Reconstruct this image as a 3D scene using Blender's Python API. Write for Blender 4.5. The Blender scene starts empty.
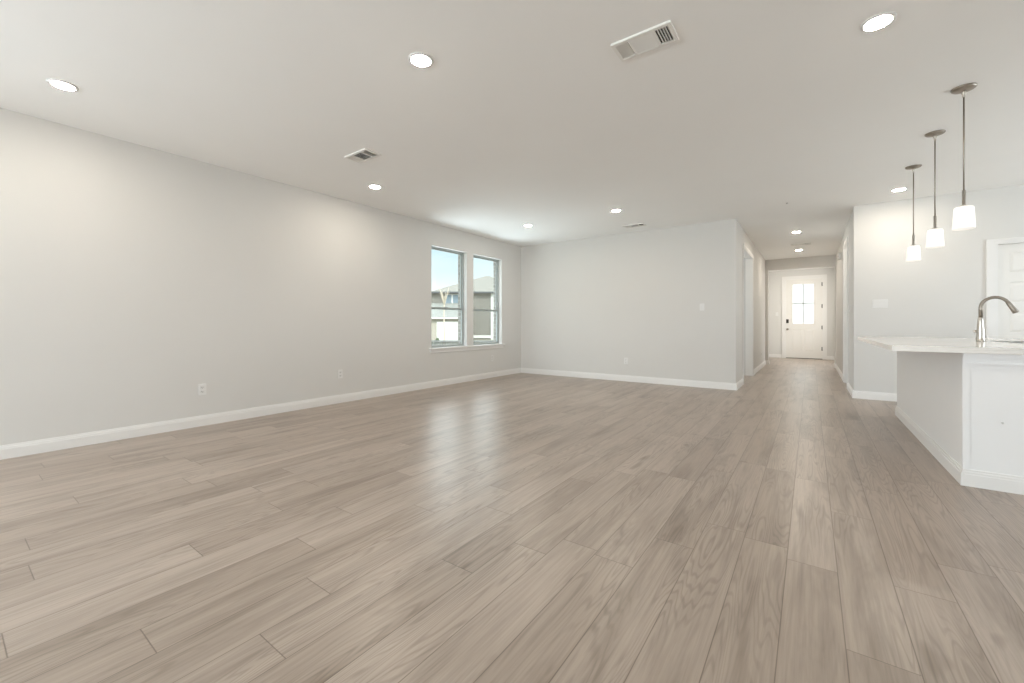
import bpy, bmesh, math, random
from mathutils import Vector, Matrix
S = bpy.context.scene
COL = S.collection
PI = math.pi

# ------------------------------------------------------------------ camera
FPX, CX, HY, VX, CAMZ = 417.0, 512.0, 324.3, 810.6, 1.053
YAW = math.atan((VX - CX) / FPX)
FW = Vector((-math.sin(YAW), math.cos(YAW), 0))
RT = Vector((math.cos(YAW), math.sin(YAW), 0))
cd = bpy.data.cameras.new('camera'); cam = bpy.data.objects.new('camera', cd); COL.objects.link(cam)
cam.location = (0, 0, CAMZ); cam.rotation_euler = (PI / 2, 0, YAW)
cd.sensor_width = 36; cd.lens = FPX / 1024 * 36; cd.shift_y = -(341.5 - HY) / 1024
cd.clip_start = 0.02; cd.clip_end = 500
S.camera = cam

# ------------------------------------------------------------------ world, sun, added fill lamps, exposure
S.view_settings.view_transform = 'Standard'; S.view_settings.look = 'None'
S.view_settings.gamma = 1.0; S.view_settings.use_curve_mapping = False
S.view_settings.exposure = 0.57
S.cycles.diffuse_bounces = 10; S.cycles.max_bounces = 14; S.cycles.transparent_max_bounces = 12
S.cycles.sample_clamp_indirect = 4.0
S.cycles.caustics_reflective = False; S.cycles.caustics_refractive = False

def sky():
    w = bpy.data.worlds.new('sky'); S.world = w; w.use_nodes = True
    nt = w.node_tree; N = nt.nodes; L = nt.links
    bg = N['Background']
    tc = N.new('ShaderNodeTexCoord'); sp = N.new('ShaderNodeSeparateXYZ'); L.new(tc.outputs['Generated'], sp.inputs[0])
    no = N.new('ShaderNodeTexNoise'); no.inputs['Scale'].default_value = 4; no.inputs['Detail'].default_value = 4
    mp = N.new('ShaderNodeMapping'); mp.inputs['Scale'].default_value = (1, 1, 4)
    L.new(tc.outputs['Generated'], mp.inputs[0]); L.new(mp.outputs[0], no.inputs['Vector'])
    ma = N.new('ShaderNodeMath'); ma.operation = 'MULTIPLY_ADD'; ma.inputs[1].default_value = -0.12; ma.inputs[2].default_value = 0.06
    L.new(no.outputs[0], ma.inputs[0])
    ad = N.new('ShaderNodeMath'); ad.operation = 'ADD'; L.new(sp.outputs[2], ad.inputs[0]); L.new(ma.outputs[0], ad.inputs[1])
    cr = N.new('ShaderNodeValToRGB'); L.new(ad.outputs[0], cr.inputs[0])
    e = cr.color_ramp.elements
    e[0].position = 0.0; e[0].color = (1.0, 1.0, 1.0, 1)
    e[1].position = 0.62; e[1].color = (1.6, 1.9, 2.2, 1)
    m = e.new(0.08); m.color = (0.90, 0.96, 0.97, 1)
    m = e.new(0.2); m.color = (0.52, 0.78, 0.88, 1)
    m = e.new(0.34); m.color = (4.2, 4.5, 4.6, 1)  # brighter band added above the window view to light room and floor
    L.new(cr.outputs[0], bg.inputs[0]); bg.inputs[1].default_value = .9
sky()
sd = bpy.data.lights.new('sun', 'SUN'); sd.energy = 2.4; sd.angle = 0.009; sd.color = (1, .95, .86)
so = bpy.data.objects.new('sun', sd); COL.objects.link(so)
so.rotation_euler = Vector((0.74, -0.25, 0.60)).to_track_quat('Z', 'Y').to_euler()

def fill_lamp(name, loc, rot, sx, sz, w, col=(1, .985, .96)):
    d = bpy.data.lights.new(name, 'AREA'); d.shape = 'RECTANGLE'; d.size = sx; d.size_y = sz; d.energy = w; d.color = col
    o = bpy.data.objects.new(name, d); COL.objects.link(o); o.location = loc; o.rotation_euler = rot; return o
# daylight stand-in: area lamps added in unseen openings behind and beside the camera;
# some face about level, others tilt upward to brighten the ceiling
FILLC, UPFILLC = (.79, .91, 1), (.82, .925, 1)
for nm, wx, ws, wg in (('breakfast', -3.2, 25, 115), ('patio', -.6, 4, 6)):
    fill_lamp(nm + '_level_fill', (wx, -6.03, 1.75), (math.radians(85), 0, 0), 2.0, 1.2, ws, FILLC)
    fill_lamp(nm + '_upward_fill', (wx, -6.0, .75), (math.radians(108), 0, 0), 2.0, .8, wg, UPFILLC)
for nm, wy, wl, ws, wg in (('side', -2.9, 2.2, 92, 30),):  # unseen left opening and lamps added to light island and ceiling
    fill_lamp(nm + '_level_fill', (-5.16, wy, 1.7), (math.radians(85), 0, -PI / 2), wl, 1.2, ws, FILLC)
    fill_lamp(nm + '_upward_fill', (-5.13, wy, .75), (math.radians(112), 0, -PI / 2), wl, .7, wg, UPFILLC)
for nm, wy, ws, wg in (('kitchen', 5.4, 16, 34), ('nook', .2, 3, 12)):
    fill_lamp(nm + '_level_fill', (5.03, wy, 1.75), (math.radians(85), 0, PI / 2), 2.0, .8, ws, FILLC)
    fill_lamp(nm + '_upward_fill', (5.0, wy, 1.1), (math.radians(115), 0, PI / 2), 2.0, .5, wg, UPFILLC)
fill_lamp('living_ground_fill', (-7.9, 5.8, -.66), (PI, 0, 0), 3.6, 4.0, 300, UPFILLC)      # unseen lamp added on the ground outside to brighten the ceiling
fill_lamp('passage_fill', (-2.62, 9.08, 1.4), (math.radians(90), 0, -PI / 2), 1.2, 1.6, 7, FILLC)  # lamp added in an unseen opening to brighten the side passage
fill_lamp('foyer_fill', (.60, 14.2, 1.4), (math.radians(90), 0, PI / 2), 1.3, 2.0, 16, (1, .99, .96))  # lamp added in a made-up side opening to brighten the foyer

# ------------------------------------------------------------------ materials
def mat(name, col, rough=.5, metal=0., spec=.5, noise=0., nscale=8., bump=0., bscale=300., emit=None, estr=0.):
    m = bpy.data.materials.new(name); m.use_nodes = True
    nt = m.node_tree; N = nt.nodes; L = nt.links; b = N['Principled BSDF']
    b.inputs['Roughness'].default_value = rough; b.inputs['Metallic'].default_value = metal
    b.inputs['Specular IOR Level'].default_value = spec
    tc = N.new('ShaderNodeTexCoord')
    no = N.new('ShaderNodeTexNoise'); no.inputs['Scale'].default_value = nscale; no.inputs['Detail'].default_value = 5
    L.new(tc.outputs['Object'], no.inputs['Vector'])
    cr = N.new('ShaderNodeValToRGB'); L.new(no.outputs[0], cr.inputs[0])
    k0, k1 = 1 - noise, 1 + noise
    cr.color_ramp.elements[0].position = .3; cr.color_ramp.elements[0].color = (col[0]*k0, col[1]*k0, col[2]*k0, 1)
    cr.color_ramp.elements[1].position = .7; cr.color_ramp.elements[1].color = (min(1, col[0]*k1), min(1, col[1]*k1), min(1, col[2]*k1), 1)
    L.new(cr.outputs[0], b.inputs['Base Color'])
    if bump:
        n2 = N.new('ShaderNodeTexNoise'); n2.inputs['Scale'].default_value = bscale; L.new(tc.outputs['Object'], n2.inputs['Vector'])
        bp = N.new('ShaderNodeBump'); bp.inputs['Strength'].default_value = bump; bp.inputs['Distance'].default_value = .002
        L.new(n2.outputs[0], bp.inputs['Height']); L.new(bp.outputs[0], b.inputs['Normal'])
    if emit:
        b.inputs['Emission Color'].default_value = (*emit, 1); b.inputs['Emission Strength'].default_value = estr
    return m

def thin_glass(name, tint, refl=.08, diffuse=0.):
    m = bpy.data.materials.new(name); m.use_nodes = True
    nt = m.node_tree; N = nt.nodes; L = nt.links; N.remove(N['Principled BSDF']); out = N['Material Output']
    t = N.new('ShaderNodeBsdfTransparent'); t.inputs[0].default_value = (*tint, 1)
    src = t.outputs[0]
    if diffuse:
        d = N.new('ShaderNodeBsdfTranslucent'); d.inputs[0].default_value = (.95, .95, .93, 1)
        x = N.new('ShaderNodeMixShader'); x.inputs[0].default_value = diffuse
        L.new(src, x.inputs[1]); L.new(d.outputs[0], x.inputs[2]); src = x.outputs[0]
    g = N.new('ShaderNodeBsdfGlossy'); g.inputs['Roughness'].default_value = .02
    lw = N.new('ShaderNodeLayerWeight'); lw.inputs[0].default_value = .3
    mu = N.new('ShaderNodeMath'); mu.operation = 'MULTIPLY'; mu.inputs[1].default_value = refl * 4; L.new(lw.outputs['Fresnel'], mu.inputs[0])
    x2 = N.new('ShaderNodeMixShader'); L.new(mu.outputs[0], x2.inputs[0]); L.new(src, x2.inputs[1]); L.new(g.outputs[0], x2.inputs[2])
    L.new(x2.outputs[0], out.inputs[0]); return m

def emission(name, col, st, base=.9):
    m = bpy.data.materials.new(name); m.use_nodes = True
    b = m.node_tree.nodes['Principled BSDF']; b.inputs['Base Color'].default_value = (base, base, base, 1)
    b.inputs['Emission Color'].default_value = (*col, 1); b.inputs['Emission Strength'].default_value = st; return m

def brick_mat(name, c1, c2, mortar, scale=1.):
    m = bpy.data.materials.new(name); m.use_nodes = True
    nt = m.node_tree; N = nt.nodes; L = nt.links; b = N['Principled BSDF']; b.inputs['Roughness'].default_value = .9
    tc = N.new('ShaderNodeTexCoord'); sp = N.new('ShaderNodeSeparateXYZ'); L.new(tc.outputs['Object'], sp.inputs[0])
    ad = N.new('ShaderNodeMath'); L.new(sp.outputs[0], ad.inputs[0]); L.new(sp.outputs[1], ad.inputs[1])
    cb = N.new('ShaderNodeCombineXYZ'); L.new(ad.outputs[0], cb.inputs[0]); L.new(sp.outputs[2], cb.inputs[1])
    br = N.new('ShaderNodeTexBrick'); L.new(cb.outputs[0], br.inputs['Vector']); br.inputs['Scale'].default_value = scale
    br.inputs['Brick Width'].default_value = .21; br.inputs['Row Height'].default_value = .075; br.inputs['Mortar Size'].default_value = .008
    br.inputs['Color1'].default_value = (*c1, 1); br.inputs['Color2'].default_value = (*c2, 1); br.inputs['Mortar'].default_value = (*mortar, 1)
    L.new(br.outputs[0], b.inputs['Base Color']); return m

def floor_mat():
    m = bpy.data.materials.new('wood_plank_floor'); m.use_nodes = True
    nt = m.node_tree; N = nt.nodes; L = nt.links; b = N['Principled BSDF']
    def M(op, a, c=None, d=None):
        n = N.new('ShaderNodeMath'); n.operation = op
        for i, v in enumerate((a, c, d)):
            if v is None: continue
            if isinstance(v, (int, float)): n.inputs[i].default_value = v
            else: L.new(v, n.inputs[i])
        return n.outputs[0]
    def comb(x, y, z):
        n = N.new('ShaderNodeCombineXYZ')
        for i, v in enumerate((x, y, z)):
            if isinstance(v, (int, float)): n.inputs[i].default_value = v
            else: L.new(v, n.inputs[i])
        return n.outputs[0]
    def noise(v, det=4, rough=.55, dist=0.):
        n = N.new('ShaderNodeTexNoise'); n.inputs['Scale'].default_value = 1; n.inputs['Detail'].default_value = det
        n.inputs['Roughness'].default_value = rough; n.inputs['Distortion'].default_value = dist; L.new(v, n.inputs['Vector']); return n.outputs[0]
    def ramp(v, stops):
        n = N.new('ShaderNodeValToRGB'); L.new(v, n.inputs[0]); e = n.color_ramp.elements
        e[0].position, e[0].color = stops[0][0], (*stops[0][1], 1); e[1].position, e[1].color = stops[-1][0], (*stops[-1][1], 1)
        for p, c in stops[1:-1]: q = e.new(p); q.color = (*c, 1)
        return n.outputs[0]
    def mul(a, c, f=1.0):
        n = N.new('ShaderNodeMix'); n.data_type = 'RGBA'; n.blend_type = 'MULTIPLY'
        if isinstance(f, (int, float)): n.inputs[0].default_value = f
        else: L.new(f, n.inputs[0])
        L.new(a, n.inputs[6])
        if isinstance(c, tuple): n.inputs[7].default_value = (*c, 1)
        else: L.new(c, n.inputs[7])
        return n.outputs[2]
    tc = N.new('ShaderNodeTexCoord'); sp = N.new('ShaderNodeSeparateXYZ'); L.new(tc.outputs['Object'], sp.inputs[0])
    X, Y = sp.outputs[0], sp.outputs[1]
    W, LEN = .1795, 1.22
    u = M('DIVIDE', M('SUBTRACT', X, .093), W); col = M('FLOOR', u); fu = M('FRACT', u)
    wn = N.new('ShaderNodeTexWhiteNoise'); wn.noise_dimensions = '1D'; L.new(col, wn.inputs['W'])
    v = M('ADD', M('DIVIDE', Y, LEN), wn.outputs[0]); row = M('FLOOR', v); fv = M('FRACT', v)
    w2 = N.new('ShaderNodeTexWhiteNoise'); w2.noise_dimensions = '2D'; L.new(comb(col, row, 0), w2.inputs['Vector'])
    r = w2.outputs[0]; off = M('MULTIPLY', r, 97.)
    base = ramp(r, [(0, (.320, .256, .208)), (.35, (.345, .279, .228)), (.7, (.368, .300, .248)), (1, (.392, .322, .268))])
    streak = noise(comb(M('MULTIPLY', X, 9.), M('MULTIPLY', Y, 1.1), off), 4, .55, .4)
    fine = noise(comb(M('MULTIPLY', X, 75.), M('MULTIPLY', Y, 2.4), off), 5, .6)
    c = mul(base, ramp(streak, [(.27, (.66, .63, .60)), (.5, (1, 1, 1)), (.75, (1.10, 1.10, 1.10))]))
    c = mul(c, ramp(fine, [(.3, (.82, .81, .80)), (.6, (1.06, 1.06, 1.06))]))
    rings = noise(comb(M('MULTIPLY', X, 9.), M('MULTIPLY', Y, .7), M('ADD', off, 13.)), 2, .4)
    rg = M('SINE', M('MULTIPLY', rings, 150.))
    rmask = ramp(noise(comb(M('MULTIPLY', X, 4.), M('MULTIPLY', Y, 1.0), M('ADD', off, 71.)), 1), [(.40, (.15, .15, .15)), (.58, (.9, .9, .9))])
    c = mul(c, ramp(M('MULTIPLY_ADD', rg, .5, .5), [(0, (.76, .745, .73)), (.45, (1, 1, 1))]), rmask)
    knots = noise(comb(M('MULTIPLY', X, 11.), M('MULTIPLY', Y, 3.5), M('ADD', off, 41.)), 1, .4)
    c = mul(c, ramp(knots, [(.72, (1, 1, 1)), (.82, (.6, .56, .52))]), .8)
    gx = M('MULTIPLY', M('MINIMUM', fu, M('SUBTRACT', 1., fu)), W); gy = M('MULTIPLY', M('MINIMUM', fv, M('SUBTRACT', 1., fv)), LEN)
    g = M('MINIMUM', gx, gy)
    mr = N.new('ShaderNodeMapRange'); mr.inputs[1].default_value = .0006; mr.inputs[2].default_value = .0026; mr.inputs[3].default_value = 1; mr.inputs[4].default_value = 0
    L.new(g, mr.inputs[0])
    c = mul(c, (.48, .44, .41), mr.outputs[0])
    L.new(c, b.inputs['Base Color'])
    L.new(M('MULTIPLY_ADD', fine, .14, .26), b.inputs['Roughness'])
    b.inputs['Specular IOR Level'].default_value = .8
    bp = N.new('ShaderNodeBump'); bp.inputs['Strength'].default_value = .25; bp.inputs['Distance'].default_value = .0015
    L.new(M('SUBTRACT', M('MULTIPLY', fine, .25), mr.outputs[0]), bp.inputs['Height']); L.new(bp.outputs[0], b.inputs['Normal'])
    return m

WALL = mat('wall_paint', (.69, .68, .66), .75, spec=.25, noise=.006, nscale=2, bump=.12, bscale=220)
CEIL = mat('ceiling_paint', (.93, .93, .92), .85, spec=.2, noise=.006, nscale=2, bump=.15, bscale=160)
TRIM = mat('white_trim_paint', (.82, .81, .795), .4, noise=.004)
DOORW = mat('white_door_paint', (.81, .795, .765), .4, noise=.004)
FLOOR = floor_mat()
CAB = mat('white_cabinet_paint', (.86, .86, .86), .4, noise=.004)
QUARTZ = mat('white_quartz', (.82, .80, .77), .12, noise=.02, nscale=14)
NICKEL = mat('brushed_nickel', (.62, .58, .53), .28, metal=1, noise=.04, nscale=60)
NICKELD = mat('satin_nickel', (.36, .32, .275), .42, metal=1, noise=.04, nscale=60)
BRONZE = mat('dark_bronze', (.06, .05, .045), .4, metal=.6, noise=.05)
STEEL = mat('stainless_steel', (.55, .55, .55), .3, metal=1, noise=.05, nscale=50)
PLASTIC = mat('white_plastic', (.77, .765, .755), .35, noise=.003)
SLOT = mat('dark_slot', (.10, .10, .095), .7, noise=.05)
DUCTSHADE = mat('duct_shade', (.055, .05, .042), .9, noise=.1)
VENTW = mat('vent_white_enamel', (.84, .83, .80), .4, noise=.003)
VINYL = mat('window_vinyl', (.40, .43, .42), .4, noise=.01)
GLASS = thin_glass('clear_window_glass', (.97, .99, .985), .05)
FROST = thin_glass('obscure_door_glass', (.98, .98, .97), .04, .2)
LAMPGLOW = emission('downlight_glow', (1, .90, .76), 190)
SHADEGLOW = emission('opal_shade_glow', (1, .95, .87), .5, .55)
BULBGLOW = emission('bulb_glow', (1, .92, .8), 14)
BRICKOUT = brick_mat('brick_veneer', (.30, .27, .235), (.22, .20, .18), (.42, .40, .37))
BRICKN = brick_mat('neighbour_brick', (.20, .19, .165), (.15, .14, .122), (.25, .24, .215))
SHINGLE = mat('shingle_roof', (.235, .22, .185), .95, noise=.18, nscale=3)
SHINGLE2 = mat('pale_shingle_roof', (.25, .25, .22), .95, noise=.12, nscale=3)
DARKMETAL = mat('dark_gutter', (.075, .08, .085), .5, noise=.1)
EXTWHITE = mat('exterior_white_paint', (.66, .66, .63), .6, noise=.01)
EXTBEIGE = mat('exterior_beige_siding', (.36, .33, .28), .8, noise=.04)
DARKGLASS = mat('dark_house_glass', (.16, .22, .26), .08, noise=.15, nscale=2)
BARKM = mat('pale_bark', (.50, .43, .33), .9, noise=.15, nscale=20)
FENCEM = mat('weathered_fence', (.20, .205, .20), .85, noise=.2, nscale=6)
GRASS = mat('dormant_grass', (.30, .29, .20), .95, noise=.25, nscale=3)
CONC = mat('concrete', (.55, .53, .50), .9, noise=.06, nscale=2)
SHRUB = mat('dark_shrub_leaves', (.09, .12, .06), .9, noise=.4, nscale=12)

# ------------------------------------------------------------------ helpers
class MB:
    def __init__(s): s.bm = bmesh.new()
    def box(s, x0, x1, y0, y1, z0, z1, bev=0):
        t = bmesh.new()
        bmesh.ops.create_cube(t, size=1)
        for v in t.verts: v.co = Vector(((x0+x1)/2 + v.co.x*abs(x1-x0), (y0+y1)/2 + v.co.y*abs(y1-y0), (z0+z1)/2 + v.co.z*abs(z1-z0)))
        if bev: bmesh.ops.bevel(t, geom=t.edges[:], offset=bev, segments=2, affect='EDGES', profile=.7)
        s.merge(t); return s
    def merge(s, t, M=None):
        if M is not None: bmesh.ops.transform(t, matrix=M, verts=t.verts)
        me = bpy.data.meshes.new('tmp'); t.to_mesh(me); t.free(); s.bm.from_mesh(me); bpy.data.meshes.remove(me)
    def rbox(s, c, size, R, bev=0):
        t = bmesh.new(); bmesh.ops.create_cube(t, size=1)
        for v in t.verts: v.co = Vector((v.co.x*size[0], v.co.y*size[1], v.co.z*size[2]))
        if bev: bmesh.ops.bevel(t, geom=t.edges[:], offset=bev, segments=2, affect='EDGES')
        s.merge(t, Matrix.Translation(c) @ R); return s
    def lathe(s, prof, n=40, M=None):
        t = bmesh.new(); rings = []
        for r, z in prof:
            if r < 1e-6: rings.append([t.verts.new((0, 0, z))])
            else: rings.append([t.verts.new((r*math.cos(2*PI*i/n), r*math.sin(2*PI*i/n), z)) for i in range(n)])
        for a, b in zip(rings, rings[1:]):
            for i in range(n):
                j = (i+1) % n
                if len(a) == 1 and len(b) == 1: continue
                if len(a) == 1: t.faces.new((a[0], b[i], b[j]))
                elif len(b) == 1: t.faces.new((a[i], a[j], b[0]))
                else: t.faces.new((a[i], a[j], b[j], b[i]))
        bmesh.ops.recalc_face_normals(t, faces=t.faces)
        for f in t.faces: f.smooth = True
        s.merge(t, M); return s
    def tube(s, pts, rad, n=16, cap=True):
        t = bmesh.new(); pts = [Vector(p) for p in pts]
        if not isinstance(rad, (list, tuple)): rad = [rad]*len(pts)
        rings = []; a = None
        for i, p in enumerate(pts):
            d = (pts[min(i+1, len(pts)-1)] - pts[max(i-1, 0)]).normalized()
            if a is None: a = d.cross(Vector((0, 0, 1)) if abs(d.z) < .9 else Vector((1, 0, 0))).normalized()
            else: a = (a - d*a.dot(d)).normalized()
            b = d.cross(a).normalized()
            rings.append([t.verts.new(p + (a*math.cos(2*PI*k/n) + b*math.sin(2*PI*k/n))*rad[i]) for k in range(n)])
        for A, B in zip(rings, rings[1:]):
            for k in range(n):
                j = (k+1) % n; t.faces.new((A[k], A[j], B[j], B[k]))
        if cap: t.faces.new(rings[0]); t.faces.new(rings[-1])
        bmesh.ops.recalc_face_normals(t, faces=t.faces)
        for f in t.faces: f.smooth = len(f.verts) == 4
        s.merge(t); return s
    def poly(s, verts, faces):
        t = bmesh.new(); vs = [t.verts.new(v) for v in verts]
        for f in faces: t.faces.new([vs[i] for i in f])
        bmesh.ops.recalc_face_normals(t, faces=t.faces); s.merge(t); return s
    def build(s, name, m, parent=None):
        me = bpy.data.meshes.new(name); s.bm.to_mesh(me); s.bm.free(); me.materials.append(m)
        o = bpy.data.objects.new(name, me); COL.objects.link(o)
        if parent is not None: o.parent = parent
        return o
def tag(o, label=None, cat=None, group=None, kind=None):
    for k, v in (('label', label), ('category', cat), ('group', group), ('kind', kind)):
        if v: o[k] = v
    return o
def empty(name, loc=(0, 0, 0), rz=0.):
    o = bpy.data.objects.new(name, None); COL.objects.link(o); o.location = loc; o.rotation_euler = (0, 0, rz); o.empty_display_size = .1; return o
def dup(root, loc, rot=None, label=None):
    def rec(o, p):
        c = o.copy(); COL.objects.link(c)
        if p is not None: c.parent = p
        for k in [q for q in bpy.data.objects if q.parent == o]: rec(k, c)
        return c
    r = rec(root, None); r.location = loc
    if rot is not None: r.rotation_euler = rot
    if label: r['label'] = label
    return r
def struct(name, mb, m, parent=None):
    o = mb.build(name, m, parent)
    if parent is None: o['kind'] = 'structure'
    return o
def at(px, d):           # a point of the outdoor view at distance d along the view axis
    return FW*d + RT*((px - CX)/FPX*d)

H = 2.74
# ------------------------------------------------------------------ room shell
struct('floor', MB().box(-5.28, 5.12, -6.2, 15.74, -.15, 0), FLOOR)
struct('ceiling', MB().box(-5.28, 5.12, -6.2, 15.74, H, H+.2), CEIL)
XL, YB, HL, HR, YK = -5.13, 7.5, -.97, .5, 7.68
WZ0, WZ1 = .656, 2.372
WIN = [(4.862, 5.737), (5.925, 6.803)]
def wall_x(x0, x1, ya, yb, holes, mb=None, z0=0., z1=H):        # wall running along y with holes (y0,y1,z0,z1)
    mb = mb or MB(); y = ya
    for (a, b, c, d) in sorted(holes):
        mb.box(x0, x1, y, a, z0, z1)
        if c > z0: mb.box(x0, x1, a, b, z0, c)
        if d < z1: mb.box(x0, x1, a, b, d, z1)
        y = b
    mb.box(x0, x1, y, yb, z0, z1); return mb
def wall_y(y0, y1, xa, xb, holes, z0=0., z1=H):
    mb = MB(); x = xa
    for (a, b, c, d) in sorted(holes):
        mb.box(x, a, y0, y1, z0, z1)
        if c > z0: mb.box(a, b, y0, y1, z0, c)
        if d < z1: mb.box(a, b, y0, y1, d, z1)
        x = b
    mb.box(x, xb, y0, y1, z0, z1); return mb
wh = [(a, b, WZ0, WZ1) for a, b in WIN]
struct('wall_left', wall_x(XL-.13, XL, -6.2, YB+.12, wh + [(-4.05, -1.75, .35, 2.35)]), WALL)
struct('wall_left_brick', wall_x(XL-.205, XL-.13, -6.2, YB+.12, [(a+.012, b-.012, c-.0, d-.01) for a, b, c, d in wh] + [(-4.05, -1.75, .35, 2.35)], z0=-.7, z1=2.95), BRICKOUT)
struct('wall_back', wall_y(YB, YB+.12, XL, HL, []), WALL)
OP0, OP1, OPZ = 8.36, 9.795, 2.415
struct('wall_hallway_left', wall_x(HL-.12, HL, YB+.12, 12.92, [(OP0, OP1, 0, OPZ)]), WALL)
struct('wall_passage', wall_x(-2.72, -2.6, OP0-.12, OP1+.12, [(8.45, 9.7, .5, 2.3)]).box(-2.6, HL-.12, OP0-.12, OP0, 0, H).box(-2.6, HL-.12, OP1, OP1+.12, 0, H), WALL)
struct('wall_kitchen', wall_y(YK, YK+.12, HR, 5.0, [(1.86, 2.69, 0, 2.06)]), WALL)
RD0, RD1 = 8.80, 9.62
struct('wall_hallway_right', wall_x(HR, HR+.12, YK+.12, 12.92, [(RD0, RD1, 0, 2.43)]), WALL)
struct('wall_hallway_end', MB().box(-1.22, -.90, 12.8, 12.92, 0, 2.467).box(.475, .70, 12.8, 12.92, 0, 2.467).box(-1.22, .70, 12.8, 12.92, 2.467, H), WALL)
struct('wall_foyer_left', MB().box(-1.22, -1.10, 12.92, 15.6, 0, H), WALL)
struct('wall_foyer_right', wall_x(.58, .70, 12.92, 15.6, [(13.5, 14.9, .2, 2.45)]), WALL)
DX0, DX1, DZ = -.645, .31, 2.455
struct('wall_front', wall_y(15.6, 15.74, -1.22, .70, [(DX0, DX1, 0, DZ)]), WALL)
struct('wall_right', wall_x(5.0, 5.12, -6.2, YK+.12, [(-.8, 1.2, .85, 2.2), (4.4, 6.4, .85, 2.2)]), WALL)
struct('wall_rear', wall_y(-6.2, -6.0, XL, 5.0, [(-4.2, -2.2, .3, 2.4), (-1.6, .4, .3, 2.4), (1.2, 3.2, .3, 2.4)]), WALL)

# ------------------------------------------------------------------ baseboards (stepped profile)
def base_run(mb, p0, p1, n):
    """p0->p1 along the wall face, n = outward normal into the room."""
    (xa, ya), (xb, yb) = p0, p1
    for (z0, z1, t) in ((0, .078, .016), (.078, .094, .012), (.094, .108, .007)):
        x0, x1 = min(xa, xb), max(xa, xb); y0, y1 = min(ya, yb), max(ya, yb)
        if n[0]: x0, x1 = sorted((xa, xa + n[0]*t))
        else: y0, y1 = sorted((ya, ya + n[1]*t))
        mb.box(x0, x1, y0, y1, z0, z1)
    return mb
B = .016
struct('baseboard_left', base_run(MB(), (XL, -6.0), (XL, YB), (1, 0)), TRIM)
struct('baseboard_back', base_run(MB(), (XL+B, YB), (HL+B, YB), (0, -1)), TRIM)
struct('baseboard_hallway_left', base_run(base_run(MB(), (HL, YB), (HL, OP0-.07), (1, 0)), (HL, OP1+.07), (HL, 12.8), (1, 0)), TRIM)
struct('baseboard_kitchen', base_run(base_run(MB(), (HR-B, YK), (1.775, YK), (0, -1)), (2.775, YK), (5.0, YK), (0, -1)), TRIM)
struct('baseboard_hallway_right', base_run(base_run(MB(), (HR, YK), (HR, RD0-.07), (-1, 0)), (HR, RD1+.07), (HR, 12.8), (-1, 0)), TRIM)
mb = base_run(MB(), (HL+B, 12.8), (-.90+B, 12.8), (0, -1)); base_run(mb, (.475-B, 12.8), (HR-B, 12.8), (0, -1))
base_run(mb, (-.90, 12.8), (-.90, 12.92), (1, 0)); base_run(mb, (.475, 12.8), (.475, 12.92), (-1, 0))
struct('baseboard_hallway_end', mb, TRIM)
mb = base_run(MB(), (-1.10, 15.6), (-.745, 15.6), (0, -1)); base_run(mb, (.387, 15.6), (.58, 15.6), (0, -1)); base_run(mb, (.58, 12.92), (.58, 15.6), (-1, 0))
base_run(mb, (-1.10, 12.92), (-1.10, 13.6), (1, 0)); base_run(mb, (-1.10, 14.92), (-1.10, 15.6), (1, 0))
struct('baseboard_foyer', mb, TRIM)
struct('baseboard_passage', base_run(base_run(MB(), (-2.6, OP1), (-1.3, OP1), (0, -1)), (-2.6, OP0), (-1.3, OP0), (0, 1)), TRIM)
struct('baseboard_right', base_run(MB(), (5.0, -6.0), (5.0, YK), (-1, 0)), TRIM)
struct('baseboard_rear', base_run(MB(), (XL, -6.0), (5.0, -6.0), (0, 1)), TRIM)

# ------------------------------------------------------------------ cased openings and doors
def casing_x(mb, xf, n, y0, y1, ztop, w=.07):                   # on a wall face x = xf, normal n (+1/-1)
    for t0, t, ins in ((0., .011, 0.), (.011, .018, .028)):
        a, b = sorted((xf + n*t0, xf + n*t))
        mb.box(a, b, y0-w, y0-ins, 0, ztop+w); mb.box(a, b, y1+ins, y1+w, 0, ztop+w); mb.box(a, b, y0-ins, y1+ins, ztop+ins, ztop+w)
    return mb
def casing_y(mb, yf, n, x0, x1, ztop, w=.085, wt=None):
    wt = wt or w
    for t0, t, ins in ((0., .008, 0.), (.008, .014, .3*w), (.014, .02, .72*w)):
        it = ins*wt/w
        a, b = sorted((yf + n*t0, yf + n*t))
        mb.box(x0-w, x0-ins, a, b, 0, ztop+wt); mb.box(x1+ins, x1+w, a, b, 0, ztop+wt); mb.box(x0-ins, x1+ins, a, b, ztop+it, ztop+wt)
    return mb
mb = casing_x(MB(), HL, 1, OP0+.015, OP1-.015, OPZ-.015)
mb.box(HL-.12, HL, OP0, OP0+.015, 0, OPZ-.015); mb.box(HL-.12, HL, OP1-.015, OP1, 0, OPZ-.015); mb.box(HL-.12, HL, OP0, OP1, OPZ-.015, OPZ)
struct('trim_1', mb, TRIM)                                       # cased opening on the left of the hallway

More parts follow.
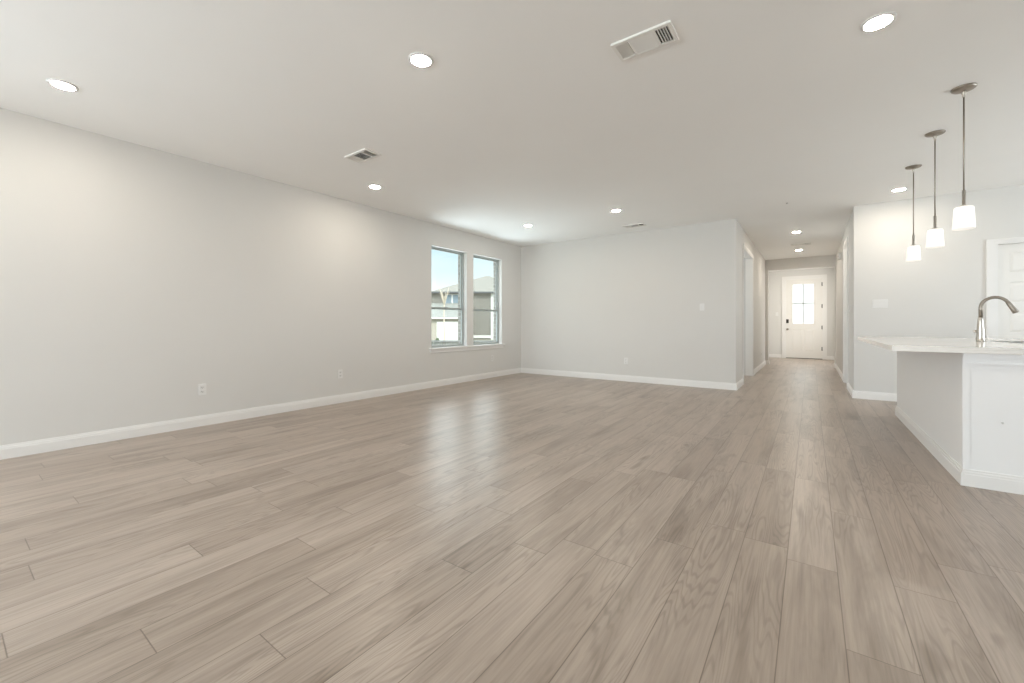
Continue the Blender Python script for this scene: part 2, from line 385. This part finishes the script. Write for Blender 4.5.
def panel_door_y(mb, x0, x1, y0, y1, z0, z1, panels):            # slab with raised fields on its -y face
    """stiles and rails stand proud of a recessed core; raised fields sit in each hole"""
    mb.box(x0, x1, y0+.012, y1, z0, z1)
    xs = sorted({p[0] for p in panels} | {p[1] for p in panels}); 
    # frame pieces: fill everything on a grid that is not a panel
    gx = [x0] + xs + [x1]; gz = [z0] + sorted({p[2] for p in panels} | {p[3] for p in panels}) + [z1]
    for i in range(len(gx)-1):
        for j in range(len(gz)-1):
            cx, cz = (gx[i]+gx[i+1])/2, (gz[j]+gz[j+1])/2
            if not any(p[0] < cx < p[1] and p[2] < cz < p[3] for p in panels):
                mb.box(gx[i], gx[i+1], y0, y0+.012, gz[j], gz[j+1])
    for a, b, c, d in panels:
        e = .022
        t = [(a+e*.35, y0+.012, c+e*.35), (b-e*.35, y0+.012, c+e*.35), (b-e*.35, y0+.012, d-e*.35), (a+e*.35, y0+.012, d-e*.35),
             (a+e*1.6, y0+.003, c+e*1.6), (b-e*1.6, y0+.003, c+e*1.6), (b-e*1.6, y0+.003, d-e*1.6), (a+e*1.6, y0+.003, d-e*1.6)]
        mb.poly(t, [(0, 1, 5, 4), (1, 2, 6, 5), (2, 3, 7, 6), (3, 0, 4, 7), (4, 5, 6, 7)])
    return mb
# front door (door_1)
d1 = empty('door_1', (-.168, 15.62, 0)); d1['kind'] = 'structure'
def loc(mb): bmesh.ops.translate(mb.bm, vec=-Vector(d1.location), verts=mb.bm.verts); return mb
mb = casing_y(MB(), 15.6, -1, DX0+.012, DX1-.012, DZ-.012, .10)
mb.box(DX0, DX0+.02, 15.6, 15.74, 0, DZ).box(DX1-.02, DX1, 15.6, 15.74, 0, DZ).box(DX0, DX1, 15.6, 15.74, DZ-.015, DZ)
loc(mb).build('door_casing', TRIM, d1)
a, b = -.625, .29; y0, y1 = 15.622, 15.667
LX0, LX1, LZ0, LZ1 = -.47, .096, 1.06, 2.30
mb = MB()
panel_door_y(mb, a, b, y0, y1, .015, LZ0-.03, [(-.475, -.21, .22, .90), (-.165, .10, .22, .90)])
mb.box(a, LX0, y0, y1, LZ0-.03, 2.44).box(LX1, b, y0, y1, LZ0-.03, 2.44).box(LX0, LX1, y0, y1, LZ0-.03, LZ0).box(LX0, LX1, y0, y1, LZ1, 2.44)
slab = loc(mb).build('door_slab', DOORW, d1)
mb = MB(); cxm, czm = (LX0+LX1)/2, 1.70
for x in (LX0, LX1): mb.box(x-.018, x+.018, y0-.008, y0, LZ0-.018, LZ1+.018)
for z in (LZ0, LZ1): mb.box(LX0+.018, LX1-.018, y0-.008, y0, z-.018, z+.018)
loc(mb).build('lite_frame', DOORW, d1)
mb = MB().box(cxm-.014, cxm+.014, y0+.006, y0+.016, LZ0, LZ1).box(LX0, LX1, y0+.006, y0+.016, czm-.014, czm+.014)
loc(mb).build('muntin', mat('grey_muntin', (.42, .43, .42), .5, noise=.03), d1)
for x0_, x1_ in ((LX0, cxm-.014), (cxm+.014, LX1)):
    for z0_, z1_ in ((LZ0, czm-.014), (czm+.014, LZ1)):
        loc(MB().box(x0_, x1_, y0+.019, y0+.025, z0_, z1_)).build('glass_pane', FROST, d1)
Rx = Matrix.Rotation(PI/2, 4, 'X')
mb = MB().box(-.622, -.555, y0-.024, y0, 1.09, 1.21, .006); tag(loc(mb).build('keypad_lock', BRONZE, d1), 'dark keypad lock')
mb = MB().lathe([(0, 0), (.032, 0), (.032, .008), (.012, .012), (.012, .035), (.026, .042), (.03, .055), (.022, .068), (0, .07)], 24, Matrix.Translation((-.587, y0, .90)) @ Rx)
tag(loc(mb).build('door_knob', NICKELD, d1), 'satin metal door knob')
for z in (.312, .957, 1.602, 2.262):
    loc(MB().box(.268, .298, y0-.006, y0+.002, z-.055, z+.055).tube([(.286, y0-.012, z-.058), (.286, y0-.012, z+.058)], .009, 10)).build('hinge', BRONZE, d1)
loc(MB().box(DX0+.02, DX1-.02, 15.60, 15.74, 0, .014)).build('threshold', BRONZE, d1)

# pantry door beyond the island (door_2): five horizontal panels
d2 = empty('door_2', (2.275, YK, 0)); d2['kind'] = 'structure'
def loc2(mb): bmesh.ops.translate(mb.bm, vec=-Vector(d2.location), verts=mb.bm.verts); return mb
mb = casing_y(MB(), YK, -1, 1.875, 2.675, 2.04, .095, .066)
mb.box(1.86, 1.882, YK, YK+.12, 0, 2.06).box(2.668, 2.69, YK, YK+.12, 0, 2.06).box(1.86, 2.69, YK, YK+.12, 2.042, 2.06)
loc2(mb).build('door_casing', TRIM, d2)
mb = panel_door_y(MB(), 1.885, 2.665, YK+.03, YK+.065, .012, 2.038, [(1.98, 2.57, t-.255, t) for t in (1.94, 1.573, 1.206, .839, .472)])
loc2(mb).build('door_slab', DOORW, d2)
mb = MB().lathe([(0, 0), (.03, 0), (.03, .008), (.012, .012), (.012, .035), (.026, .042), (.03, .055), (.022, .066), (0, .068)], 24, Matrix.Translation((2.60, YK+.03, .95)) @ Rx)
loc2(mb).build('door_knob', NICKELD, d2)

# hallway door on the right (door_3), closed, set back in its jamb
d3 = empty('door_3', (HR, (RD0+RD1)/2, 0)); d3['kind'] = 'structure'
def loc3(mb): bmesh.ops.translate(mb.bm, vec=-Vector(d3.location), verts=mb.bm.verts); return mb
mb = casing_x(MB(), HR, -1, RD0+.012, RD1-.012, 2.418)
mb.box(HR, HR+.12, RD0, RD0+.018, 0, 2.418).box(HR, HR+.12, RD1-.018, RD1, 0, 2.418).box(HR, HR+.12, RD0, RD1, 2.418, 2.43)
loc3(mb).build('door_casing', TRIM, d3)
mb = MB().box(HR+.07, HR+.105, RD0+.02, RD1-.02, .012, 2.416)
for t in (2.28, 1.85, 1.42, .99, .56):
    mb.box(HR+.062, HR+.07, RD0+.13, RD1-.13, t-.33, t, .003)
loc3(mb).build('door_slab', DOORW, d3)

# foyer door on the left (door_4)
d4 = empty('door_4', (-1.10, 14.26, 0)); d4['kind'] = 'structure'
def loc4(mb): bmesh.ops.translate(mb.bm, vec=-Vector(d4.location), verts=mb.bm.verts); return mb
loc4(casing_x(MB(), -1.10, 1, 13.68, 14.84, 2.04, .08)).build('door_casing', TRIM, d4)
loc4(MB().box(-1.10, -1.094, 13.69, 14.83, .012, 2.035)).build('door_slab', DOORW, d4)
mb = MB().lathe([(0, 0), (.03, 0), (.03, .008), (.012, .012), (.012, .035), (.026, .042), (.03, .055), (.022, .066), (0, .068)], 24, Matrix.Translation((-1.094, 14.76, .885)) @ Matrix.Rotation(PI/2, 4, 'Y'))
loc4(mb).build('door_knob', NICKELD, d4)

# ------------------------------------------------------------------ windows (single-hung, set back in drywall returns)
XF = XL - .075                      # inner face of the vinyl frame
for i, (a, b) in enumerate(WIN):
    r = empty('window_%d' % (i+1), (XL-.12, (a+b)/2, WZ0)); r['kind'] = 'structure'
    def lw(mb): bmesh.ops.translate(mb.bm, vec=-Vector(r.location), verts=mb.bm.verts); return mb
    z0, z1, zm = WZ0, WZ1, 1.33
    mb = MB(); f = .018
    mb.box(XF-.055, XF, a, a+f, z0, z1).box(XF-.055, XF, b-f, b, z0, z1).box(XF-.055, XF, a+f, b-f, z1-f, z1).box(XF-.055, XF, a+f, b-f, z0, z0+f)
    lw(mb).build('frame', VINYL, r)
    for nm, xo, za, zb in (('upper_sash', XF-.032, zm-.02, z1-f), ('lower_sash', XF-.008, z0+f, zm+.02)):
        s_ = .022; mb = MB(); xa, xb = xo-.02, xo
        mb.box(xa, xb, a+f, a+f+s_, za, zb).box(xa, xb, b-f-s_, b-f, za, zb).box(xa, xb, a+f+s_, b-f-s_, za, za+s_).box(xa, xb, a+f+s_, b-f-s_, zb-s_, zb)
        sh = lw(mb).build(nm, VINYL, r)
        pn = lw(MB().box(xo-.012, xo-.008, a+f+s_, b-f-s_, za+s_, zb-s_)).build('glass_pane', GLASS, sh)
    lw(MB().box(XF-.026, XF-.010, (a+b)/2-.03, (a+b)/2+.03, zm+.02, zm+.032, .003)).build('sash_lock', VINYL, r)
mb = MB().box(XL-.10, XL+.035, WIN[0][0]-.05, WIN[1][1]+.06, WZ0-.022, WZ0+.002, .004)
mb = MB()
mb.box(XL, XL+.035, WIN[0][0]-.055, WIN[1][1]+.065, WZ0-.022, WZ0, .004)
for a, b in WIN: mb.box(XF, XL, a, b, WZ0-.004, WZ0+.001)
struct('trim_2', mb, TRIM)                                       # window stool
struct('trim_3', MB().box(XL, XL+.014, WIN[0][0]-.035, WIN[1][1]+.045, WZ0-.082, WZ0-.022, .003), TRIM)   # apron below the stool

# ------------------------------------------------------------------ kitchen island
IX0, IX1, IY0, IY1 = .815, 1.78, 3.945, 6.53
isl = empty('kitchen_island', ((IX0+IX1)/2, (IY0+IY1)/2, 0))
tag(isl, 'white painted kitchen island base under the pale countertop at the right edge', 'kitchen island')
def li(mb): bmesh.ops.translate(mb.bm, vec=-Vector(isl.location), verts=mb.bm.verts); return mb
mb = MB().box(IX0, IX1-.02, IY0, IY1, 0, .866)
mb.bm.faces.ensure_lookup_table()
# open top for the sink
SX0, SX1, SY0, SY1 = 1.30, 1.70, 4.90, 5.66
top = [f for f in mb.bm.faces if f.normal.z > .9]; bmesh.ops.delete(mb.bm, geom=top, context='FACES')
li(mb).build('body', CAB, isl)
li(MB().box(IX0, IX0+.03, IY0-.006, IY0, .108, .80).box(IX0-.006, IX0, IY0-.006, IY0+.03, .108, .866)).build('corner_trim', CAB, isl)
mb = MB()
for z0, z1, t in ((.794, .806, .018), (.806, .838, .012), (.838, .866, .022)): mb.box(IX0-.004, IX1-.02, IY0-t, IY0, z0, z1)
li(mb).build('top_moulding', CAB, isl)
mb = base_run(MB(), (IX0, IY0-B), (IX0, IY1+B), (-1, 0)); base_run(mb, (IX0, IY0), (IX1-.02, IY0), (0, -1)); base_run(mb, (IX0, IY1), (IX1-.02, IY1), (0, 1))
li(mb).build('baseboard', TRIM, isl)
li(MB().lathe([(0, 0), (.007, 0), (.007, .002), (0, .003)], 14, Matrix.Translation((.985, IY0, .43)) @ Rx)).build('screw_cap', mat('grey_cap', (.66, .66, .65), .5), isl)
for k in range(3):
    yy0 = IY0+.04+k*.85; dr = li(MB().box(IX1-.02, IX1-.001, yy0, yy0+.80, .11, .70, .003)).build('cabinet_door', CAB, isl)
    li(MB().box(IX1-.001, IX1+.02, yy0+.74, yy0+.755, .55, .68, .004)).build('pull_handle', NICKEL, dr)
    dw = li(MB().box(IX1-.02, IX1-.001, yy0, yy0+.80, .715, .855, .003)).build('drawer_front', CAB, isl)
    li(MB().box(IX1-.001, IX1+.02, yy0+.33, yy0+.47, .78, .795, .004)).build('pull_handle', NICKEL, dw)

CX0, CX1, CY0, CY1, CZ0, CZ1 = .462, 1.82, 3.895, 6.58, .866, .905
mb = MB()
mb.box(CX0, SX0, CY0, CY1, CZ0, CZ1).box(SX1, CX1, CY0, CY1, CZ0, CZ1).box(SX0, SX1, CY0, SY0, CZ0, CZ1).box(SX0, SX1, SY1, CY1, CZ0, CZ1)
bmesh.ops.remove_doubles(mb.bm, verts=mb.bm.verts, dist=1e-5)
ct = mb.build('countertop', QUARTZ)
tag(ct, 'pale quartz countertop slab overhanging the white island', 'countertop')
ct_bev = ct.modifiers.new('edge', 'BEVEL'); ct_bev.width = .003; ct_bev.segments = 2; ct_bev.limit_method = 'ANGLE'

sk = empty('kitchen_sink', ((SX0+SX1)/2, (SY0+SY1)/2, .68)); tag(sk, 'stainless undermount sink set in the island countertop behind the faucet', 'sink')
def ls(mb): bmesh.ops.translate(mb.bm, vec=-Vector(sk.location), verts=mb.bm.verts); return mb
mb = MB(); t = .004
mb.box(SX0-t, SX0, SY0-t, SY1+t, .68, CZ0-.001).box(SX1, SX1+t, SY0-t, SY1+t, .68, CZ0-.001).box(SX0, SX1, SY0-t, SY0, .68, CZ0-.001).box(SX0, SX1, SY1, SY1+t, .68, CZ0-.001).box(SX0-t, SX1+t, SY0-t, SY1+t, .676, .68)
ls(mb).build('basin', STEEL, sk)
ls(MB().lathe([(0, .684), (.03, .684), (.045, .681), (.045, .68)], 24, Matrix.Translation(((SX0+SX1)/2, (SY0+SY1)/2, 0)))).build('drain', NICKELD, sk)

# faucet
FXp, FYp = 1.195, 5.29
fa = empty('kitchen_faucet', (FXp, FYp, CZ1)); tag(fa, 'brushed nickel gooseneck faucet with pull-down spray head on the countertop', 'faucet')
MB().lathe([(0, 0), (.030, 0), (.030, .004), (.0275, .007), (.0265, .03), (.0235, .09), (.0185, .16), (.0155, .20), (.0135, .205), (0, .205)], 32).build('base', NICKEL, fa)
pts = [(0, 0, .20), (0, 0, .29)]; R = .084
for k in range(1, 15):
    t_ = PI*k/14*.87
    pts.append((R - R*math.cos(t_), 0, .29 + R*1.05*math.sin(t_)))
neck = MB().tube(pts, .0125, 18).build('neck', NICKELD, fa)
p, q = Vector(pts[-1]), (Vector(pts[-1]) - Vector(pts[-2])).normalized()
MB().tube([p - q*.012, p + q*.008, p + q*.05, p + q*.085, p + q*.09], [.0135, .0155, .0175, .0215, .018], 20).build('spray_head', NICKELD, fa)
MB().tube([(-.010, 0, .085), (-.036, 0, .088), (-.042, 0, .089)], [.011, .011, .008], 14).build('lever_handle', NICKEL, fa)

# ------------------------------------------------------------------ pendants above the island
pd = empty('pendant_lamp', (.889, 4.297, H))
tag(pd, 'slim nickel rod pendant with opal glass shade nearest the camera', 'pendant lamp', 'pendant lamps above the island')
MB().lathe([(0, 0), (.066, 0), (.066, -.006), (.058, -.014), (.03, -.020), (.012, -.023), (0, -.023)], 40).build('canopy', NICKELD, pd)
MB().lathe([(0, -.02), (.009, -.022), (.012, -.03), (.013, -.038), (.010, -.046), (.007, -.05), (.008, -.056), (.008, -.066), (0, -.067)], 20).build('swivel', NICKEL, pd)
MB().lathe([(0, -.06), (.0048, -.06), (.0048, -.735), (0, -.735)], 16).build('rod', NICKELD, pd)
MB().lathe([(0, -.728), (.0095, -.73), (.0095, -.835), (.026, -.842), (.026, -.852), (0, -.852)], 20).build('socket', NICKEL, pd)
sh = MB().lathe([(.02, -.848), (.042, -.849), (.049, -.853), (.052, -.862), (.0585, -1.005), (.0565, -1.007), (.050, -.866), (.047, -.857), (.041, -.853), (.02, -.852)], 40).build('glass_shade', SHADEGLOW, pd)
tag(sh, 'white opal glass shade')
MB().lathe([(0, -.852), (.013, -.854), (.014, -.88), (.026, -.91), (.030, -.935), (.024, -.958), (.01, -.968), (0, -.969)], 24).build('bulb', BULBGLOW, pd)
dup(pd, (.892, 5.162, H), None, 'slim nickel rod pendant with opal glass shade, middle one of three')
dup(pd, (.894, 6.124, H), None, 'slim nickel rod pendant with opal glass shade farthest from the camera')

# ------------------------------------------------------------------ recessed ceiling lights
dl = empty('recessed_light', (-4.285, .547, H))
tag(dl, 'round recessed ceiling light above the left wall, nearest the left frame edge', 'ceiling light', 'round recessed ceiling lights')
MB().lathe([(.079, 0), (.079, -.003), (.075, -.006), (.063, -.008), (.059, -.005), (.059, 0)], 48).build('trim_ring', PLASTIC, dl)
MB().lathe([(.0585, -.004), (.0585, -.006), (.048, -.010), (.028, -.013), (0, -.0145)], 48).build('lens', LAMPGLOW, dl)
for p, lb in (((-2.022, 1.826), 'round recessed ceiling light left of the large white ceiling register'),
              ((-4.336, 3.174), 'round recessed ceiling light just below the small dark-slotted ceiling register'),
              ((-3.915, 5.936), 'round recessed ceiling light near the far left corner beside the windows'),
              ((-2.345, 5.924), 'round recessed ceiling light in front of the small slit register by the far wall'),
              ((.306, 3.081), 'large round recessed ceiling light at the top right near the pendants'),
              ((.899, 7.063), 'round recessed ceiling light behind the farthest pendant near the kitchen wall'),
              ((-.21, 9.224), 'round recessed ceiling light in the hallway in front of the white register'),
              ((-.214, 11.492), 'round recessed ceiling light in the hallway behind the white register, near the front door'),
              ((-.21, 14.2), 'unseen round recessed ceiling light added to brighten the foyer')):  # last one is hidden from view, added for foyer brightness
    dup(dl, (p[0], p[1], H), None, lb)

# ------------------------------------------------------------------ ceiling registers (three-way louvres)
vt = empty('ceiling_register', (-.805, 2.482, H))
tag(vt, 'large white louvred ceiling register at the top of the photo', 'ceiling vent', 'louvred ceiling registers')
OXh, OYh, IXh, IYh = .174, .094, .153, .071
mb = MB(); zt = -.012
for (x0, x1, y0_, y1_) in ((-OXh, OXh, -OYh, -IYh), (-OXh, OXh, IYh, OYh), (-OXh, -IXh, -IYh, IYh), (IXh, OXh, -IYh, IYh), (-.079, -.067, -IYh, IYh), (.067, .079, -IYh, IYh)):
    mb.box(x0, x1, y0_, y1_, zt, 0)
mb.build('frame', VENTW, vt)
MB().box(-IXh, IXh, -IYh, IYh, -.0012, 0).build('duct_shade_sheet', DUCTSHADE, vt)  # flat dark sheet standing in for shade inside the duct
for k in range(5):
    x = .092 + k*.0145
    for sg in (1, -1):
        MB().rbox((sg*x, 0, -.0068), (.0012, 2*IYh, .0155), Matrix.Rotation(-sg*math.radians(48), 4, 'Y')).build('louvre', VENTW, vt)
for k in range(8):
    y = -IYh + .010 + k*.0176
    MB().rbox((0, y, -.0068), (.134, .0012, .0185), Matrix.Rotation(math.radians(58), 4, 'X')).build('louvre', VENTW, vt)
dup(vt, (-3.64, 2.52, H), (0, 0, PI), 'dark-slotted ceiling register toward the left wall, above a recessed light')
dup(vt, (-2.44, 6.99, H), (0, 0, PI), 'small slit-like ceiling register near the far wall')
dup(vt, (-.164, 10.66, H), None, 'white ceiling register between the two hallway ceiling lights')
tag(MB().lathe([(0, 0), (.014, 0), (.014, -.004), (.008, -.010), (0, -.011)], 16).build('sprinkler_cap', mat('grey_plastic', (.45, .44, .42), .5, noise=.05)),
    'tiny grey cap on the ceiling before the hallway', 'ceiling cap').location = (-.267, 6.942, H)

# ------------------------------------------------------------------ outlets and switches (local: plate in XZ, facing -Y)
def outlet(name, loc_, rz, label):
    r = empty(name, loc_, rz); tag(r, label, 'wall outlet', 'white wall outlets')
    MB().box(-.036, .036, -.006, 0, -.058, .058, .003).build('plate', PLASTIC, r)
    for s in (1, -1):
        f = MB().box(-.017, .017, -.0085, -.006, s*.0215-.014, s*.0215+.014, .004).build('receptacle', PLASTIC, r)
        m = MB().box(-.008, -.005, -.0092, -.0085, s*.0215-.003, s*.0215+.008).box(.005, .008, -.0092, -.0085, s*.0215-.003, s*.0215+.008)
        m.box(-.0025, .0025, -.0092, -.0085, s*.0215-.010, s*.0215-.005); m.build('slot', SLOT, f)
    return r
o1 = outlet('wall_outlet', (XL, 1.644, .377), PI/2, 'white wall outlet low on the long left wall, nearest the camera')
dup(o1, (XL, 3.203, .387), (0, 0, PI/2), 'white wall outlet low on the left wall, halfway to the windows')
dup(o1, (XL, 6.484, .386), (0, 0, PI/2), 'white wall outlet on the left wall directly below the windows')
dup(o1, (-2.777, YB, .374), (0, 0, 0), 'white wall outlet low on the far wall')
dup(o1, (HL, 11.642, .339), (0, 0, PI/2), 'white wall outlet low on the left hallway wall')
def switch(loc_, rz, n, label):
    r = empty('light_switch', loc_, rz); tag(r, label, 'light switch')
    w = .036 + .023*(n-1)
    MB().box(-w, w, -.006, 0, -.058, .058, .003).build('plate', PLASTIC, r)
    for k in range(n):
        x = (k-(n-1)/2)*.046
        MB().rbox((x, -.0075, 0), (.032, .006, .066), Matrix.Rotation(math.radians(4), 4, 'X'), .001).build('rocker', PLASTIC, r)
    return r
switch((-1.473, YB, 1.34), 0, 1, 'white light switch on the far wall near the hallway corner')
switch((.783, YK, 1.34), 0, 3, 'wide white switch plate on the kitchen wall above the countertop')
switch((HR, 8.50, 1.313), -PI/2, 1, 'white light switch on the right hallway wall before the doorway')
switch((-.864, 15.6, 1.375), 0, 1, 'white light switch beside the front door')
ch = empty('door_chime', (HR, 10.73, 2.43), -PI/2); tag(ch, 'small white box high on the right hallway wall', 'door chime')
MB().box(-.085, .085, -.045, 0, -.06, .06, .008).build('cover', PLASTIC, ch)
MB().box(-.06, .06, -.047, -.045, -.004, .004).build('groove', SLOT, ch)

# ------------------------------------------------------------------ outdoors, seen through the windows
gz = -.72
struct('ground', MB().box(-90, 40, -30, 110, gz-.2, gz), GRASS)
struct('porch', MB().box(-2.5, 2.5, 15.76, 18.5, gz, -.03), CONC)
struct('street', MB().rbox(tuple(at(470, 30) + Vector((0, 0, gz+.01))), (60, 7, .03), Matrix.Rotation(YAW, 4, 'Z')), CONC)
hs = empty('neighbour_house', tuple(at(482, 48) + Vector((0, 0, gz))), YAW)
tag(hs, 'two-storey brick house with hip roof and white garage door seen through the windows', 'house')
k = 48/FPX
def U(px): return (px-482)*k
def Z(py, d=48): return CAMZ + (HY-py)*d/FPX - gz
e = Z(292.3)
MB().box(U(429), 5.4, 0, 10, 0, e).build('wall', BRICKN, hs)
ez = e + .02; xa, xb = U(430.5), 5.9; za = Z(276, 53.)
MB().poly([(xa, -.5, ez), (xb, -.5, ez), (xb, 10.5, ez), (xa, 10.5, ez), (0.1, 5, za), (.6, 5, za), (xa, -.5, ez-.05), (xb, -.5, ez-.05), (xb, 10.5, ez-.05), (xa, 10.5, ez-.05)],
          [(0, 1, 5, 4), (1, 2, 5), (2, 3, 4, 5), (3, 0, 4), (0, 1, 7, 6), (1, 2, 8, 7), (2, 3, 9, 8), (3, 0, 6, 9), (6, 7, 8, 9)]).build('roof', SHINGLE, hs)
MB().box(xa, xb, -.62, -.5, ez-.16, ez+.02).build('gutter', DARKMETAL, hs)
MB().box(U(490.8), U(493.6), -.14, -.001, 0, ez-.16).build('downspout', EXTWHITE, hs)
MB().box(U(466), U(493), -.10, -.001, Z(338), Z(335.3)).build('ledge', EXTWHITE, hs)
for pa, pb in ((446, 451.5), (453, 458.5)):
    w = MB().box(U(pa)-.08, U(pb)+.08, -.06, -.001, Z(304)-.08, Z(295)+.08).build('window', EXTWHITE, hs)
    MB().box(U(pa), U(pb), -.075, -.06, Z(304), Z(295)).build('pane', DARKGLASS, w)
k2 = 43/FPX
def U2(px): return (px-482)*k2 + (482-CX)/FPX*(43-48)
gx0, gx1 = U2(424), U2(463); ge = Z(317.6, 43)
MB().box(gx0, gx1, -5, -.001, 0, ge-.02).build('garage_wall', EXTBEIGE, hs)
rz1 = Z(303, 47.5)
MB().poly([(gx0-.3, -5.4, ge), (gx1+.3, -5.4, ge), (gx1+.3, -.15, rz1), (gx0-.3, -.15, rz1), (gx0-.3, -5.4, ge-.05), (gx1+.3, -5.4, ge-.05), (gx1+.3, -.15, rz1-.05), (gx0-.3, -.15, rz1-.05)],
          [(0, 1, 2, 3), (4, 5, 6, 7), (0, 1, 5, 4), (1, 2, 6, 5), (2, 3, 7, 6), (3, 0, 4, 7)]).build('garage_roof', SHINGLE2, hs)
MB().box(gx0-.3, gx1+.3, -5.46, -5.4, ge-.13, ge+.02).build('fascia', EXTWHITE, hs)
gd = MB()
for j in range(4):
    h0 = (Z(321.5, 43))/4
    gd.box(U2(436.8), U2(459), -5.06, -5.001, j*h0+.008, (j+1)*h0-.008, .01)
gd.build('garage_door', EXTWHITE, hs)
# bare tree in front of the neighbour's garage
tp = at(444, 30); tr = empty('bare_tree', (tp.x, tp.y, gz), YAW); tag(tr, 'small pale bare tree in front of the neighbouring house', 'tree')
kk = 30/FPX; ZZ = lambda py: CAMZ + (HY-py)*kk - gz
random.seed(4)
MB().tube([(0, 0, 0), (.03, 0, 1.0), (.0, 0, 2.0), (.02, 0, ZZ(304))], [.07, .06, .05, .045], 10).build('trunk', BARKM, tr)
for dx, dy in ((-.32, .1), (.36, -.1), (.06, .3), (-.1, -.3)):
    z0 = ZZ(304) - .05; z1 = ZZ(288) if abs(dx) > .2 else ZZ(292)
    br = MB().tube([(.02, 0, z0), (dx*.45, dy*.45, z0+(z1-z0)*.4), (dx, dy, z1)], [.045, .035, .016], 8)
    for j in range(4):
        t_ = .35+.15*j; b0 = Vector((.02, 0, z0)).lerp(Vector((dx, dy, z1)), t_); b1 = b0 + Vector((random.uniform(-.25, .25), random.uniform(-.25, .25), random.uniform(.15, .4)))
        br.tube([b0, b1], [.014, .005], 6)
    br.build('branch', BARKM, tr)
# low dark fence
fp = at(470, 16); fn = empty('garden_fence', (fp.x, fp.y, gz), YAW); tag(fn, 'low grey garden fence outside below the windows', 'fence')
ft = CAMZ + (HY-340.3)*16/FPX - gz
MB().box(-4.5, 3.5, -.03, .03, ft-.07, ft).box(-4.5, 3.5, -.025, .025, ft-.55, ft-.48).box(-4.5, 3.5, -.025, .025, .1, .17).build('rail', FENCEM, fn)
pk = MB()
for j in range(80): pk.box(-4.5+j*.1, -4.5+j*.1+.085, .03, .045, .03, ft-.015)
pk.build('picket_panel', FENCEM, fn)
# shrub by the garage
def shrub(px, d, h, label):
    p = at(px, d); r = empty('garden_shrub', (p.x, p.y, gz)); tag(r, label, 'shrub')
    mb = MB()
    for j in range(22):
        t = bmesh.new(); bmesh.ops.create_icosphere(t, subdivisions=1, radius=h*random.uniform(.16, .26))
        mb.merge(t, Matrix.Translation((random.gauss(0, h*.2), random.gauss(0, h*.2), h*random.uniform(.2, .85))))
    mb.build('foliage', SHRUB, r); return r
shrub(436.5, 36, .6, 'small dark shrub beside the neighbouring white garage door')
